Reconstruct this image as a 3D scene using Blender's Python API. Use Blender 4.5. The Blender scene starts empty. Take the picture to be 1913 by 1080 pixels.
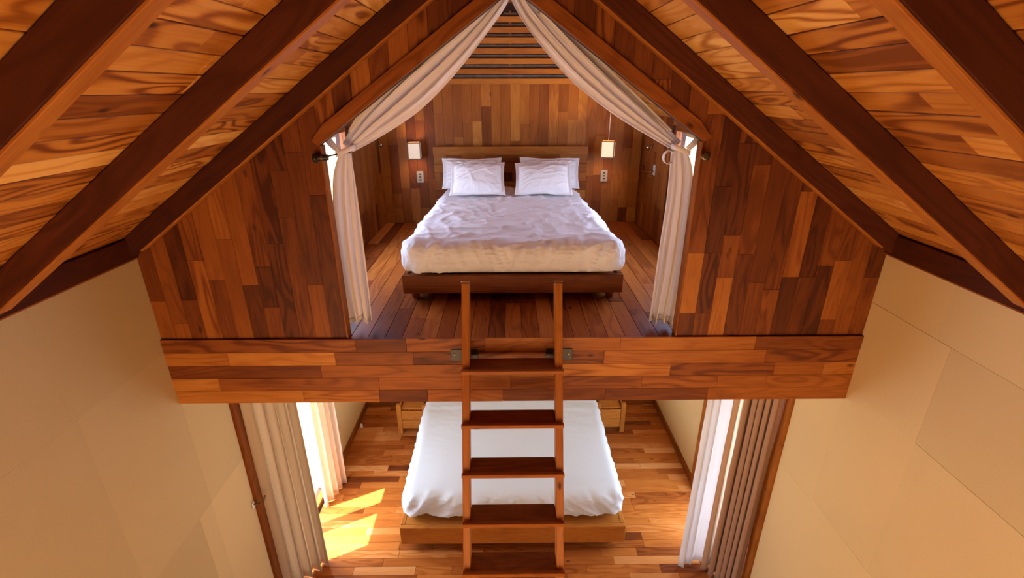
import bpy, bmesh, math, random
from mathutils import Vector, Matrix, noise

random.seed(7)
C = bpy.context.scene.collection
scene = bpy.context.scene
PI = math.pi

# ------------------------------------------------------------------ camera, sky, sun, exposure
cam_data = bpy.data.cameras.new('camera')
cam = bpy.data.objects.new('camera', cam_data)
C.objects.link(cam)
scene.camera = cam
cam_data.sensor_fit = 'HORIZONTAL'
cam_data.sensor_width = 36.0
cam_data.lens = 914.63 * 36.0 / 1913.0
cam_data.clip_start = 0.05
pitch, yaw, roll = 0.385856, -0.0082289, 0.00248114
cam.matrix_world = (Matrix.Translation((-0.03162, 0, 4.2545)) @ Matrix.Rotation(yaw, 4, 'Z')
                    @ Matrix.Rotation(PI / 2 - pitch, 4, 'X') @ Matrix.Rotation(-roll, 4, 'Z'))

world = bpy.data.worlds.new('sky')
scene.world = world
world.use_nodes = True
wn = world.node_tree.nodes
wl = world.node_tree.links
sky = wn.new('ShaderNodeTexSky')
sky.sky_type = 'NISHITA'
sky.sun_disc = False
sky.sun_elevation = math.radians(62)
sky.sun_rotation = math.radians(243)
sky.air_density = 1.0
sky.dust_density = 2.5
wl.new(sky.outputs[0], wn['Background'].inputs[0])
SKY = 0.3
wn['Background'].inputs[1].default_value = SKY

SUN_DIR = Vector((0.73, 0.36, -2.15))
sl = bpy.data.lights.new('sun', 'SUN')
sl.energy = 50.0
sl.angle = 0.009
sl.color = (1.0, 0.94, 0.84)
so = bpy.data.objects.new('sun', sl)
C.objects.link(so)
so.rotation_euler = SUN_DIR.to_track_quat('-Z', 'Y').to_euler()


def area(name, loc, aim, sx, sy, power, col):
    d = bpy.data.lights.new(name, 'AREA')
    d.shape = 'RECTANGLE'
    d.size, d.size_y = sx, sy
    d.energy = power
    d.color = col
    o = bpy.data.objects.new(name, d)
    C.objects.link(o)
    o.location = loc
    o.rotation_euler = Vector(aim).to_track_quat('-Z', 'Y').to_euler()
    return o


DAY = (0.76, 0.86, 1.0)
WARM = (1.0, 0.60, 0.28)
# daylight standing in the window openings; the warm ones are added unseen fill
area('daylight_left_window', (-2.20, 3.80, 1.1), (1, 0.25, 0), 1.2, 2.0, 170, DAY)
area('daylight_right_window', (2.20, 3.75, 1.1), (-1, 0.25, 0), 1.2, 2.0, 90, DAY)
area('daylight_loft_window_left', (-1.497, 3.79, 3.565), (1, 0, 0), 1.12, 0.83, 52, (0.60, 0.68, 1.0))
area('daylight_loft_window_right', (1.497, 3.79, 3.565), (-1, 0, 0), 1.12, 0.83, 40, (0.60, 0.68, 1.0))
area('fill_room_left', (-2.20, -0.6, 1.2), (1, 0, 0.0), 1.9, 2.2, 78, WARM)
area('fill_room_right', (2.20, -0.6, 1.2), (-1, 0, 0.0), 1.9, 2.2, 30, WARM)
area('fill_rear', (0, -1.95, 1.3), (0, 1, 0.05), 3.4, 2.2, 34, WARM)

scene.view_settings.view_transform = 'Standard'
scene.view_settings.look = 'None'
scene.view_settings.gamma = 1.0
scene.view_settings.use_curve_mapping = False
scene.view_settings.exposure = 0.0

# ------------------------------------------------------------------ dimensions
W = 2.094          # half width of the room
D = 2.60           # gable wall of the loft
LF = 2.890         # loft floor
FB = 2.445         # underside of the loft
EAVE = 3.4065      # top of the plastered side walls
SL = 0.722         # roof slope
ROOF = 5.035       # roof boarding at the ridge
RAFT = 4.915       # underside of the rafters at the ridge
LW = 1.384         # half width of the loft room
LB = 5.344         # back wall of the loft
BY = 6.0           # back wall of the lower room
REAR = -1.8        # wall behind the camera

# ------------------------------------------------------------------ materials


def nodes_of(name):
    m = bpy.data.materials.new(name)
    m.use_nodes = True
    nt = m.node_tree
    return m, nt, nt.nodes, nt.links, nt.nodes['Principled BSDF']


def math_node(n, l, op, a, b=None, clamp=False):
    k = n.new('ShaderNodeMath')
    k.operation = op
    k.use_clamp = clamp
    for i, v in enumerate((a, b)):
        if v is None:
            continue
        if isinstance(v, (int, float)):
            k.inputs[i].default_value = v
        else:
            l.new(v, k.inputs[i])
    return k.outputs[0]


def wood(name, ramp, rough=0.38, figure=0.2, bump=0.12, coat=0.0, knots=True, spec=0.18):
    """Wood whose grain runs along the object's local X; tone from the object's colour (red channel)."""
    m, nt, n, l, b = nodes_of(name)
    tc = n.new('ShaderNodeTexCoord')
    oi = n.new('ShaderNodeObjectInfo')
    sep = n.new('ShaderNodeSeparateColor')
    l.new(oi.outputs['Color'], sep.inputs[0])
    rnd = oi.outputs['Random']
    off = n.new('ShaderNodeCombineXYZ')
    l.new(math_node(n, l, 'MULTIPLY', rnd, 41.0), off.inputs[0])
    l.new(math_node(n, l, 'MULTIPLY', rnd, 17.0), off.inputs[1])
    l.new(math_node(n, l, 'MULTIPLY', rnd, 29.0), off.inputs[2])
    add = n.new('ShaderNodeVectorMath')
    add.operation = 'ADD'
    l.new(tc.outputs['Object'], add.inputs[0])
    l.new(off.outputs[0], add.inputs[1])

    def scaled(s):
        k = n.new('ShaderNodeVectorMath')
        k.operation = 'MULTIPLY'
        l.new(add.outputs[0], k.inputs[0])
        k.inputs[1].default_value = s
        return k.outputs[0]

    def nz(vec, scale, det, rough_=0.55, dist=0.0):
        k = n.new('ShaderNodeTexNoise')
        l.new(vec, k.inputs['Vector'])
        k.inputs['Scale'].default_value = scale
        k.inputs['Detail'].default_value = det
        k.inputs['Roughness'].default_value = rough_
        k.inputs['Distortion'].default_value = dist
        return k.outputs[0]
    # flat-sawn figure: contour lines of a stretched noise field
    broad = nz(scaled((1.6, 9.0, 9.0)), 1.0, 1.0, 0.4, 0.25)
    rings = math_node(n, l, 'SINE', math_node(n, l, 'MULTIPLY', broad, 44.0))
    rings = math_node(n, l, 'MULTIPLY_ADD', rings, 0.5)
    rings.node.inputs[2].default_value = 0.5
    rings = math_node(n, l, 'POWER', rings, 2.2)
    fibre = nz(scaled((5.0, 150.0, 150.0)), 1.0, 3.0)
    patch = nz(scaled((2.2, 6.0, 6.0)), 1.0, 3.0)
    # tone
    t = math_node(n, l, 'ADD', sep.outputs[0], math_node(n, l, 'MULTIPLY', math_node(n, l, 'SUBTRACT', patch, 0.5), 0.30))
    t = math_node(n, l, 'ADD', t, math_node(n, l, 'MULTIPLY', math_node(n, l, 'SUBTRACT', fibre, 0.5), 0.30))
    fig = math_node(n, l, 'MULTIPLY', rings, math_node(n, l, 'MULTIPLY', sep.outputs[1], figure))
    t = math_node(n, l, 'SUBTRACT', t, fig, True)
    cr = n.new('ShaderNodeValToRGB')
    e = cr.color_ramp.elements
    e[0].position = ramp[0][0]
    e[0].color = (*ramp[0][1], 1)
    e[1].position = ramp[-1][0]
    e[1].color = (*ramp[-1][1], 1)
    for p, c in ramp[1:-1]:
        k = e.new(p)
        k.color = (*c, 1)
    l.new(t, cr.inputs[0])
    col = cr.outputs[0]
    if knots:
        vo = n.new('ShaderNodeTexVoronoi')
        l.new(scaled((2.6, 5.5, 5.5)), vo.inputs['Vector'])
        vo.inputs['Scale'].default_value = 1.0
        kn = n.new('ShaderNodeMapRange')
        kn.inputs[1].default_value = 0.03
        kn.inputs[2].default_value = 0.085
        kn.inputs[3].default_value = 0.85
        kn.inputs[4].default_value = 0.0
        l.new(vo.outputs['Distance'], kn.inputs[0])
        mx = n.new('ShaderNodeMix')
        mx.data_type = 'RGBA'
        l.new(kn.outputs[0], mx.inputs[0])
        l.new(col, mx.inputs[6])
        mx.inputs[7].default_value = (0.03, 0.009, 0.004, 1)
        col = mx.outputs[2]
    l.new(col, b.inputs['Base Color'])
    b.inputs['Roughness'].default_value = rough
    b.inputs['Specular IOR Level'].default_value = spec
    b.inputs['Coat Weight'].default_value = coat
    b.inputs['Coat Roughness'].default_value = 0.25
    bp = n.new('ShaderNodeBump')
    bp.inputs['Strength'].default_value = bump
    bp.inputs['Distance'].default_value = 0.002
    l.new(math_node(n, l, 'ADD', fibre, math_node(n, l, 'MULTIPLY', rings, 0.5)), bp.inputs['Height'])
    l.new(bp.outputs[0], b.inputs['Normal'])
    return m


PANEL = [(0.0, (0.060, 0.012, 0.003)), (0.25, (0.15, 0.037, 0.007)), (0.5, (0.29, 0.086, 0.013)),
         (0.75, (0.44, 0.165, 0.027)), (1.0, (0.60, 0.300, 0.075))]
ROOFC = [(0.0, (0.17, 0.046, 0.008)), (0.3, (0.32, 0.100, 0.015)), (0.6, (0.50, 0.195, 0.032)), (1.0, (0.72, 0.38, 0.10))]
DARK = [(0.0, (0.024, 0.006, 0.003)), (0.5, (0.075, 0.016, 0.005)), (1.0, (0.17, 0.042, 0.011))]
FLOORC = [(0.0, (0.10, 0.022, 0.006)), (0.3, (0.25, 0.062, 0.011)), (0.6, (0.42, 0.132, 0.025)), (1.0, (0.64, 0.31, 0.12))]
M = {}
M['panel'] = wood('panel_wood', PANEL, 0.45, 0.16)
M['roof'] = wood('roof_board_wood', ROOFC, 0.55, 0.42)
M['beam'] = wood('dark_beam_wood', DARK, 0.65, 0.25, spec=0.12)
M['floor'] = wood('floor_board_wood', FLOORC, 0.42, 0.2, 0.06, 0.0, spec=0.08)
M['furniture'] = wood('furniture_wood', PANEL, 0.42, 0.16, 0.08, spec=0.15)


def plain(name, col, rough=0.6, metal=0.0, noise_amt=0.0, nscale=8.0, bump=0.0, bscale=200.0):
    m, nt, n, l, b = nodes_of(name)
    b.inputs['Roughness'].default_value = rough
    b.inputs['Metallic'].default_value = metal
    tc = n.new('ShaderNodeTexCoord')
    k = n.new('ShaderNodeTexNoise')
    l.new(tc.outputs['Object'], k.inputs['Vector'])
    k.inputs['Scale'].default_value = nscale
    k.inputs['Detail'].default_value = 4
    cr = n.new('ShaderNodeValToRGB')
    a = 1 - noise_amt
    cr.color_ramp.elements[0].position = 0.3
    cr.color_ramp.elements[1].position = 0.7
    cr.color_ramp.elements[0].color = (col[0] * a, col[1] * a, col[2] * a, 1)
    cr.color_ramp.elements[1].color = (*col, 1)
    l.new(k.outputs[0], cr.inputs[0])
    l.new(cr.outputs[0], b.inputs['Base Color'])
    if bump:
        k2 = n.new('ShaderNodeTexNoise')
        l.new(tc.outputs['Object'], k2.inputs['Vector'])
        k2.inputs['Scale'].default_value = bscale
        k2.inputs['Detail'].default_value = 2
        bp = n.new('ShaderNodeBump')
        bp.inputs['Strength'].default_value = bump
        bp.inputs['Distance'].default_value = 0.002
        l.new(k2.outputs[0], bp.inputs['Height'])
        l.new(bp.outputs[0], b.inputs['Normal'])
    return m


def plaster():
    m, nt, n, l, b = nodes_of('cream_plaster')
    oi = n.new('ShaderNodeObjectInfo')
    tc = n.new('ShaderNodeTexCoord')
    k = n.new('ShaderNodeTexNoise')
    l.new(tc.outputs['Object'], k.inputs['Vector'])
    k.inputs['Scale'].default_value = 1.3
    k.inputs['Detail'].default_value = 5
    mr = n.new('ShaderNodeMapRange')
    mr.inputs[3].default_value = 0.9
    mr.inputs[4].default_value = 1.06
    l.new(k.outputs[0], mr.inputs[0])
    sep = n.new('ShaderNodeSeparateColor')
    l.new(oi.outputs['Color'], sep.inputs[0])
    f = math_node(n, l, 'MULTIPLY', mr.outputs[0], sep.outputs[0])
    v = n.new('ShaderNodeVectorMath')
    v.operation = 'SCALE'
    v.inputs[0].default_value = (0.64, 0.46, 0.225)
    l.new(f, v.inputs['Scale'])
    l.new(v.outputs[0], b.inputs['Base Color'])
    b.inputs['Roughness'].default_value = 0.75
    k2 = n.new('ShaderNodeTexNoise')
    l.new(tc.outputs['Object'], k2.inputs['Vector'])
    k2.inputs['Scale'].default_value = 90
    k2.inputs['Detail'].default_value = 3
    bp = n.new('ShaderNodeBump')
    bp.inputs['Strength'].default_value = 0.18
    bp.inputs['Distance'].default_value = 0.003
    l.new(k2.outputs[0], bp.inputs['Height'])
    l.new(bp.outputs[0], b.inputs['Normal'])
    return m


def cloth(name, col, trans=0.25, weave=900.0, bump=0.15, wrinkle=0.0):
    m, nt, n, l, b = nodes_of(name)
    out = n['Material Output']
    b.inputs['Base Color'].default_value = (*col, 1)
    b.inputs['Roughness'].default_value = 0.85
    b.inputs['Specular IOR Level'].default_value = 0.15
    b.inputs['Sheen Weight'].default_value = 0.15
    tc = n.new('ShaderNodeTexCoord')
    k = n.new('ShaderNodeTexNoise')
    l.new(tc.outputs['Object'], k.inputs['Vector'])
    k.inputs['Scale'].default_value = weave
    bp = n.new('ShaderNodeBump')
    bp.inputs['Strength'].default_value = bump
    bp.inputs['Distance'].default_value = 0.0008
    l.new(k.outputs[0], bp.inputs['Height'])
    last = bp
    if wrinkle:
        k2 = n.new('ShaderNodeTexNoise')
        mp = n.new('ShaderNodeMapping')
        mp.inputs['Scale'].default_value = (9, 5, 9)
        mp.inputs['Rotation'].default_value = (0.2, 0.1, 0.5)
        l.new(tc.outputs['Object'], mp.inputs['Vector'])
        l.new(mp.outputs[0], k2.inputs['Vector'])
        k2.inputs['Scale'].default_value = 1.0
        k2.inputs['Detail'].default_value = 3
        k2.inputs['Distortion'].default_value = 1.2
        b2 = n.new('ShaderNodeBump')
        b2.inputs['Strength'].default_value = wrinkle
        b2.inputs['Distance'].default_value = 0.02
        l.new(k2.outputs[0], b2.inputs['Height'])
        l.new(bp.outputs[0], b2.inputs['Normal'])
        last = b2
    l.new(last.outputs[0], b.inputs['Normal'])
    if trans:
        tr = n.new('ShaderNodeBsdfTranslucent')
        tr.inputs[0].default_value = (*col, 1)
        l.new(last.outputs[0], tr.inputs['Normal'])
        mx = n.new('ShaderNodeMixShader')
        mx.inputs[0].default_value = trans
        l.new(b.outputs[0], mx.inputs[1])
        l.new(tr.outputs[0], mx.inputs[2])
        l.new(mx.outputs[0], out.inputs[0])
    return m


def glass():
    m, nt, n, l, b = nodes_of('window_glass')
    out = n['Material Output']
    t = n.new('ShaderNodeBsdfTransparent')
    t.inputs[0].default_value = (0.94, 0.97, 0.96, 1)
    g = n.new('ShaderNodeBsdfGlossy')
    g.inputs['Roughness'].default_value = 0.02
    mx = n.new('ShaderNodeMixShader')
    mx.inputs[0].default_value = 0.05
    l.new(t.outputs[0], mx.inputs[1])
    l.new(g.outputs[0], mx.inputs[2])
    l.new(mx.outputs[0], out.inputs[0])
    return m


def glow(name, col, strength):
    m, nt, n, l, b = nodes_of(name)
    b.inputs['Base Color'].default_value = (0.8, 0.72, 0.6, 1)
    b.inputs['Roughness'].default_value = 0.8
    b.inputs['Emission Color'].default_value = (*col, 1)
    b.inputs['Emission Strength'].default_value = strength
    return m


M['plaster'] = plaster()
M['backing'] = plain('groove_shadow_wood', (0.045, 0.014, 0.006), 0.9, 0, 0.3)
M['ground'] = plain('tan_earth_paving', (0.26, 0.19, 0.12), 0.85, 0, 0.2, 3)
M['duvet'] = cloth('white_cotton_duvet', (0.80, 0.78, 0.80), 0, 700, 0.1, 0.10)
M['pillow'] = cloth('white_cotton_pillow', (0.80, 0.76, 0.74), 0, 700, 0.1, 0.10)
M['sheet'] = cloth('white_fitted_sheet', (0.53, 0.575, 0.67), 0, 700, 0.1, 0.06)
M['drape'] = cloth('off_white_voile', (0.85, 0.775, 0.76), 0.32, 500, 0.12)
M['linen'] = cloth('grey_beige_linen', (0.62, 0.50, 0.37), 0.22, 350, 0.3)
M['cream'] = cloth('cream_cotton', (0.80, 0.66, 0.52), 0.30, 400, 0.2)
M['sheer'] = cloth('white_sheer', (0.86, 0.87, 0.92), 0.45, 400, 0.1)
M['taupe'] = cloth('taupe_curtain', (0.36, 0.20, 0.12), 0.04, 350, 0.25)
M['beige'] = cloth('beige_curtain', (0.62, 0.42, 0.28), 0.08, 350, 0.25)
M['metal'] = plain('dark_metal', (0.055, 0.048, 0.045), 0.4, 0.8, 0.3, 30)
M['bronze'] = plain('aged_brass', (0.22, 0.14, 0.07), 0.35, 0.9, 0.3, 30)
M['chrome'] = plain('brushed_chrome', (0.6, 0.58, 0.55), 0.25, 1.0, 0.1, 30)
M['plate'] = plain('cream_plastic', (0.56, 0.50, 0.40), 0.45, 0, 0.05)
M['white'] = plain('white_plastic', (0.8, 0.8, 0.78), 0.4, 0, 0.03)
M['ink'] = plain('black_plastic', (0.03, 0.03, 0.03), 0.4, 0, 0.1)
M['cane'] = plain('grey_cane', (0.20, 0.15, 0.12), 0.6, 0, 0.4, 15)
M['glass'] = glass()
M['shade_lit'] = glow('lit_paper_shade', (1.0, 0.55, 0.20), 0.85)
M['shade_dim'] = glow('dim_paper_shade', (1.0, 0.72, 0.42), 0.42)
M['shade_frame'] = plain('lamp_frame_wood', (0.30, 0.17, 0.09), 0.6, 0, 0.2, 20)
M['cord'] = plain('grey_cord', (0.42, 0.38, 0.33), 0.6, 0, 0.05)

# ------------------------------------------------------------------ object helpers
WM = {}
MESHES = {}


def link(o, parent=None, mat=None, color=None):
    C.objects.link(o)
    mw = mat if mat is not None else Matrix.Identity(4)
    if parent is not None:
        o.parent = parent
        o.matrix_basis = WM[parent].inverted() @ mw
    else:
        o.matrix_basis = mw
    WM[o] = mw
    if color is not None:
        o.color = (*color, 1) if len(color) == 3 else color
    return o


def obj(name, bm, m, parent=None, mat=None, color=(0.6, 0.5, 0), smooth=False):
    me = bpy.data.meshes.new(name)
    bm.to_mesh(me)
    bm.free()
    me.materials.append(m)
    if smooth:
        for p in me.polygons:
            p.use_smooth = True
    return link(bpy.data.objects.new(name, me), parent, mat, color)


def tag(o, label, cat, group=None):
    o['label'] = label
    o['category'] = cat
    if group:
        o['group'] = group
    return o


def struct(o):
    o['kind'] = 'structure'
    return o


def thing(name, label, cat, loc=(0, 0, 0), rz=0.0, group=None):
    o = bpy.data.objects.new(name, None)
    o.empty_display_size = 0.1
    link(o, None, Matrix.Translation(loc) @ Matrix.Rotation(rz, 4, 'Z'))
    return tag(o, label, cat, group)


def box_bm(lx, ly, lz, bevel=0.0, seg=1, at=(0, 0, 0), bm=None):
    b = bmesh.new()
    bmesh.ops.create_cube(b, size=1.0)
    bmesh.ops.scale(b, vec=(lx, ly, lz), verts=b.verts)
    if bevel:
        bmesh.ops.bevel(b, geom=list(b.edges), offset=bevel, segments=seg, profile=0.5, affect='EDGES')
    bmesh.ops.translate(b, vec=at, verts=b.verts)
    if bm is None:
        return b
    me = bpy.data.meshes.new('tmp')
    b.to_mesh(me)
    b.free()
    bm.from_mesh(me)
    bpy.data.meshes.remove(me)
    return bm


def frame_mat(center, xa, ya):
    xa = Vector(xa).normalized()
    za = xa.cross(Vector(ya)).normalized()
    ya = za.cross(xa)
    m = Matrix((xa, ya, za)).transposed().to_4x4()
    m.translation = Vector(center)
    return m


def tone():
    return (min(1, max(0, random.gauss(0.52, 0.17))), random.choice((0.25, 0.5, 0.8, 1.0)), 0)


def board(name, m, parent, center, xa, ya, dims, color=None, bevel=0.002):
    """A sawn board: local X is its length (grain), dims = length, width, thickness; boards of one size share a mesh."""
    key = (round(dims[0], 3), round(dims[1], 3), round(dims[2], 4), bevel, m.name)
    me = MESHES.get(key)
    if me is None:
        bm = box_bm(key[0], key[1], key[2], bevel)
        me = bpy.data.meshes.new(name)
        bm.to_mesh(me)
        bm.free()
        me.materials.append(m)
        MESHES[key] = me
    return link(bpy.data.objects.new(name, me), parent, frame_mat(center, xa, ya), color or tone())


def clip(poly, a, b, c):
    """keep a*u + b*v <= c"""
    out = []
    for i in range(len(poly)):
        p, q = poly[i], poly[(i + 1) % len(poly)]
        dp, dq = a * p[0] + b * p[1] - c, a * q[0] + b * q[1] - c
        if dp <= 0:
            out.append(p)
        if dp * dq < 0:
            t = dp / (dp - dq)
            out.append((p[0] + t * (q[0] - p[0]), p[1] + t * (q[1] - p[1])))
    return out


def poly_board(name, m, parent, origin, ua, va, poly, thick, color=None, along='v'):
    """A board of any outline in the plane (ua, va) at origin; its thickness goes to ua x va; grain along va (or ua)."""
    us = [p[0] for p in poly]
    vs = [p[1] for p in poly]
    if max(us) - min(us) < 0.006 or max(vs) - min(vs) < 0.006:
        return None
    cu, cv = (max(us) + min(us)) / 2, (max(vs) + min(vs)) / 2
    ua, va = Vector(ua), Vector(va)
    ctr = Vector(origin) + ua * cu + va * cv
    bm = bmesh.new()
    if along == 'v':
        pts = [(p[1] - cv, -(p[0] - cu)) for p in poly]
        mt = frame_mat(ctr, va, -ua)
    else:
        pts = [(p[0] - cu, p[1] - cv) for p in poly]
        mt = frame_mat(ctr, ua, va)
    lo = [bm.verts.new((x, y, 0)) for x, y in pts]
    hi = [bm.verts.new((x, y, thick)) for x, y in pts]
    k = len(pts)
    bm.faces.new(list(reversed(lo)))
    bm.faces.new(hi)
    for i in range(k):
        bm.faces.new((lo[i], lo[(i + 1) % k], hi[(i + 1) % k], hi[i]))
    bmesh.ops.recalc_face_normals(bm, faces=bm.faces)
    return obj(name, bm, m, parent, mt, color or tone())


def run_lengths(total, lo, hi):
    out, s = [], 0.0
    while s < total - 1e-4:
        q = random.choice([lo + (hi - lo) * k / 5 for k in range(6)])
        if s == 0:
            q *= random.choice((0.4, 0.6, 0.8, 1.0))
        if total - s - q < lo * 0.35:
            q = total - s
        out.append((s, min(total, s + q)))
        s += q
    return out


def prism_bm(pts, axis, a, b):
    """extrude a 2D outline along an axis from a to b; pts are the two other coordinates in xyz order"""
    bm = bmesh.new()

    def v(p, t):
        c = list(p)
        c.insert(axis, t)
        return bm.verts.new(c)
    lo = [v(p, a) for p in pts]
    hi = [v(p, b) for p in pts]
    k = len(pts)
    bm.faces.new(lo)
    bm.faces.new(list(reversed(hi)))
    for i in range(k):
        bm.faces.new((lo[i], hi[i], hi[(i + 1) % k], lo[(i + 1) % k]))
    bmesh.ops.recalc_face_normals(bm, faces=bm.faces)
    return bm


def slab(x0, x1, y0, y1, z0, z1, bm=None):
    return box_bm(x1 - x0, y1 - y0, z1 - z0, at=((x0 + x1) / 2, (y0 + y1) / 2, (z0 + z1) / 2), bm=bm)


def tube_bm(pts, r, seg=10, bm=None):
    bm = bm or bmesh.new()
    pts = [Vector(p) for p in pts]
    rings = []
    for i, p in enumerate(pts):
        d = (pts[min(i + 1, len(pts) - 1)] - pts[max(i - 1, 0)]).normalized()
        a = d.orthogonal().normalized()
        b = d.cross(a)
        rr = r[i] if isinstance(r, (list, tuple)) else r
        rings.append([bm.verts.new(p + (a * math.cos(t) + b * math.sin(t)) * rr)
                      for t in (2 * PI * k / seg for k in range(seg))])
    for i in range(len(rings) - 1):
        for k in range(seg):
            bm.faces.new((rings[i][k], rings[i][(k + 1) % seg], rings[i + 1][(k + 1) % seg], rings[i + 1][k]))
    bm.faces.new(list(reversed(rings[0])))
    bm.faces.new(rings[-1])
    bmesh.ops.recalc_face_normals(bm, faces=bm.faces)
    return bm


# ------------------------------------------------------------------ ground outside
g = struct(obj('ground', slab(-400, 400, -400, 400, -0.6, -0.35), M['ground']))
struct(obj('ground', slab(-5.0, -W - 0.16, -2.5, 7.5, -0.35, -0.10), M['ground']))
struct(obj('ground', slab(W + 0.16, 5.0, -2.5, 7.5, -0.35, -0.10), M['ground']))

# ------------------------------------------------------------------ lower floor
floor = struct(obj('floor', slab(-W - 0.15, W + 0.15, REAR - 0.15, BY + 0.15, -0.2, -0.012), M['backing']))
RW = 0.092
y = 2.55
k = 0
while y < BY:
    y1 = min(y + RW, BY)
    for a, b in run_lengths(2 * W, 0.35, 0.95):
        c = (min(1, max(0.1, random.gauss(0.55, 0.17))), random.choice((0.2, 0.5, 0.9)), 0)
        board('plank', M['floor'], floor, (-W + (a + b) / 2, (y + y1) / 2, -0.007 + random.uniform(-0.0008, 0.0008)),
              (1, 0, 0), (0, 1, 0), (b - a - 0.002, y1 - y - 0.002, 0.012), c, 0.0012)
    y = y1
board('plank', M['floor'], floor, (0, (REAR + 2.55) / 2, -0.007), (0, 1, 0), (-1, 0, 0), (2.55 - REAR - 0.004, 2 * W, 0.012), (0.55, 0.5, 0), 0.001)

# ------------------------------------------------------------------ side walls, plastered, with window openings


def wall_with_holes(name, x0, x1, y0, y1, z0, z1, holes):
    """wall in the Y/Z plane with rectangular holes (ya, yb, za, zb), sorted along Y"""
    bm = bmesh.new()
    yy = y0
    for (ya, yb, za, zb) in holes:
        slab(x0, x1, yy, ya, z0, z1, bm)
        if za > z0:
            slab(x0, x1, ya, yb, z0, za, bm)
        if zb < z1:
            slab(x0, x1, ya, yb, zb, z1, bm)
        yy = yb
    slab(x0, x1, yy, y1, z0, z1, bm)
    return bm


ADDED_WIN = (-1.55, 0.35, 0.1, 2.3)  # unseen openings added so sun and bounce reach the roof boards
LEFT_WIN = (3.15, 4.40, 0.0, 2.28)
RIGHT_WIN = (3.15, 4.30, 0.0, 2.15)
bm = wall_with_holes('l', -W - 0.15, -W, REAR, D, 0, EAVE, [ADDED_WIN])
me_b = wall_with_holes('l', -W - 0.15, -W, D, BY, 0, FB + 0.3, [LEFT_WIN])
wall_left = struct(obj('wall_left', bm, M['plaster'], None, None, (0.85, 0, 0)))  # same paint as the right wall; shade put into the tone
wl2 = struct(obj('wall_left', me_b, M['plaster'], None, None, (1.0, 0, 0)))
wall_right = struct(obj('wall_right', wall_with_holes('r', W, W + 0.15, REAR, D, 0, EAVE, [ADDED_WIN]), M['plaster'], None, None, (1.0, 0, 0)))
wr2 = struct(obj('wall_right', wall_with_holes('r', W, W + 0.15, D, BY, 0, FB + 0.3, [RIGHT_WIN]), M['plaster'], None, None, (1.03, 0, 0)))


def wall_panels(parent, s, rects):
    """large sheets of the wall lining; each stands a little proud of its neighbour"""
    for (ya, yb, za, zb, proud, tn) in rects:
        bm = slab(-proud / 2, proud / 2, ya + 0.0003, yb - 0.0003, za + 0.0003, zb - 0.0003)
        bmesh.ops.translate(bm, vec=(s * (W - proud / 2), 0, 0), verts=bm.verts)
        obj('wall_panel', bm, M['plaster'], parent, None, (tn, 0, 0))


wall_panels(wall_right, 1, [
    (0.4, 2.13, 3.105, EAVE, 0.0030, 0.97), (2.13, D, 3.105, EAVE, 0.0030, 1.0),
    (0.4, 2.05, 2.54, 3.103, 0.0018, 0.90), (2.05, D, 2.54, 3.103, 0.0030, 1.0),
    (0.4, 2.05, 1.60, 2.54, 0.0030, 0.99), (2.05, D, 1.60, 2.54, 0.0026, 1.02),
    (0.4, 1.75, 0.10, 1.60, 0.0026, 1.02), (1.75, D, 0.10, 1.60, 0.0030, 1.05)])
wall_panels(wr2, 1, [(D, 3.03, 1.56, 2.44, 0.0028, 1.03), (D, 3.03, 0.10, 1.56, 0.0030, 1.06)])
wall_panels(wall_left, -1, [  # left side's shade put into these darker panel tones
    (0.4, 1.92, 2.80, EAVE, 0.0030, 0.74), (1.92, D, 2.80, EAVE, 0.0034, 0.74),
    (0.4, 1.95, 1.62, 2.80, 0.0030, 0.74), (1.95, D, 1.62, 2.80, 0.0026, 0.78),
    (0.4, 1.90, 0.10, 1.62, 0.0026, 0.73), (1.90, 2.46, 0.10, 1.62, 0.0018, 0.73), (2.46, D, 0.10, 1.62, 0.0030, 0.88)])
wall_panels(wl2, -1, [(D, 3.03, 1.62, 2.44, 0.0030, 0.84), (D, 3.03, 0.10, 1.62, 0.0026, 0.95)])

wall_back = struct(obj('wall_back', slab(-W - 0.15, W + 0.15, BY, BY + 0.15, 0, FB + 0.3), M['plaster'], None, None, (1, 0, 0)))
bm = bmesh.new()
slab(-W - 0.15, -1.75, REAR - 0.15, REAR, 0, 5.1, bm)
slab(1.75, W + 0.15, REAR - 0.15, REAR, 0, 5.1, bm)
slab(-1.75, 1.75, REAR - 0.15, REAR, 2.4, 5.1, bm)  # opening below is out of view, added to let light in
wall_rear = struct(obj('wall_rear', bm, M['plaster'], None, None, (0.9, 0, 0)))

# baseboards of the lower room
for s, nm, yy in ((-1, 'left', LEFT_WIN[1] + 0.12), (1, 'right', RIGHT_WIN[1] + 0.12)):
    b = board('baseboard_' + nm, M['furniture'], None, (s * (W - 0.009), (yy + BY) / 2, 0.05), (0, 1, 0), (-1 * s, 0, 0),
              (BY - yy, 0.018, 0.10), (0.36, 0.3, 0))
    struct(b)
    b = board('baseboard_' + nm, M['furniture'], None, (s * (W - 0.009), (REAR + 3.03) / 2, 0.05), (0, 1, 0), (-1 * s, 0, 0),
              (3.03 - REAR, 0.018, 0.10), (0.36, 0.3, 0))
    struct(b)
struct(board('baseboard_back', M['furniture'], None, (0, BY - 0.009, 0.05), (1, 0, 0), (0, 1, 0), (2 * W - 0.04, 0.018, 0.10), (0.36, 0.3, 0)))

# windows of the lower room


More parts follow.
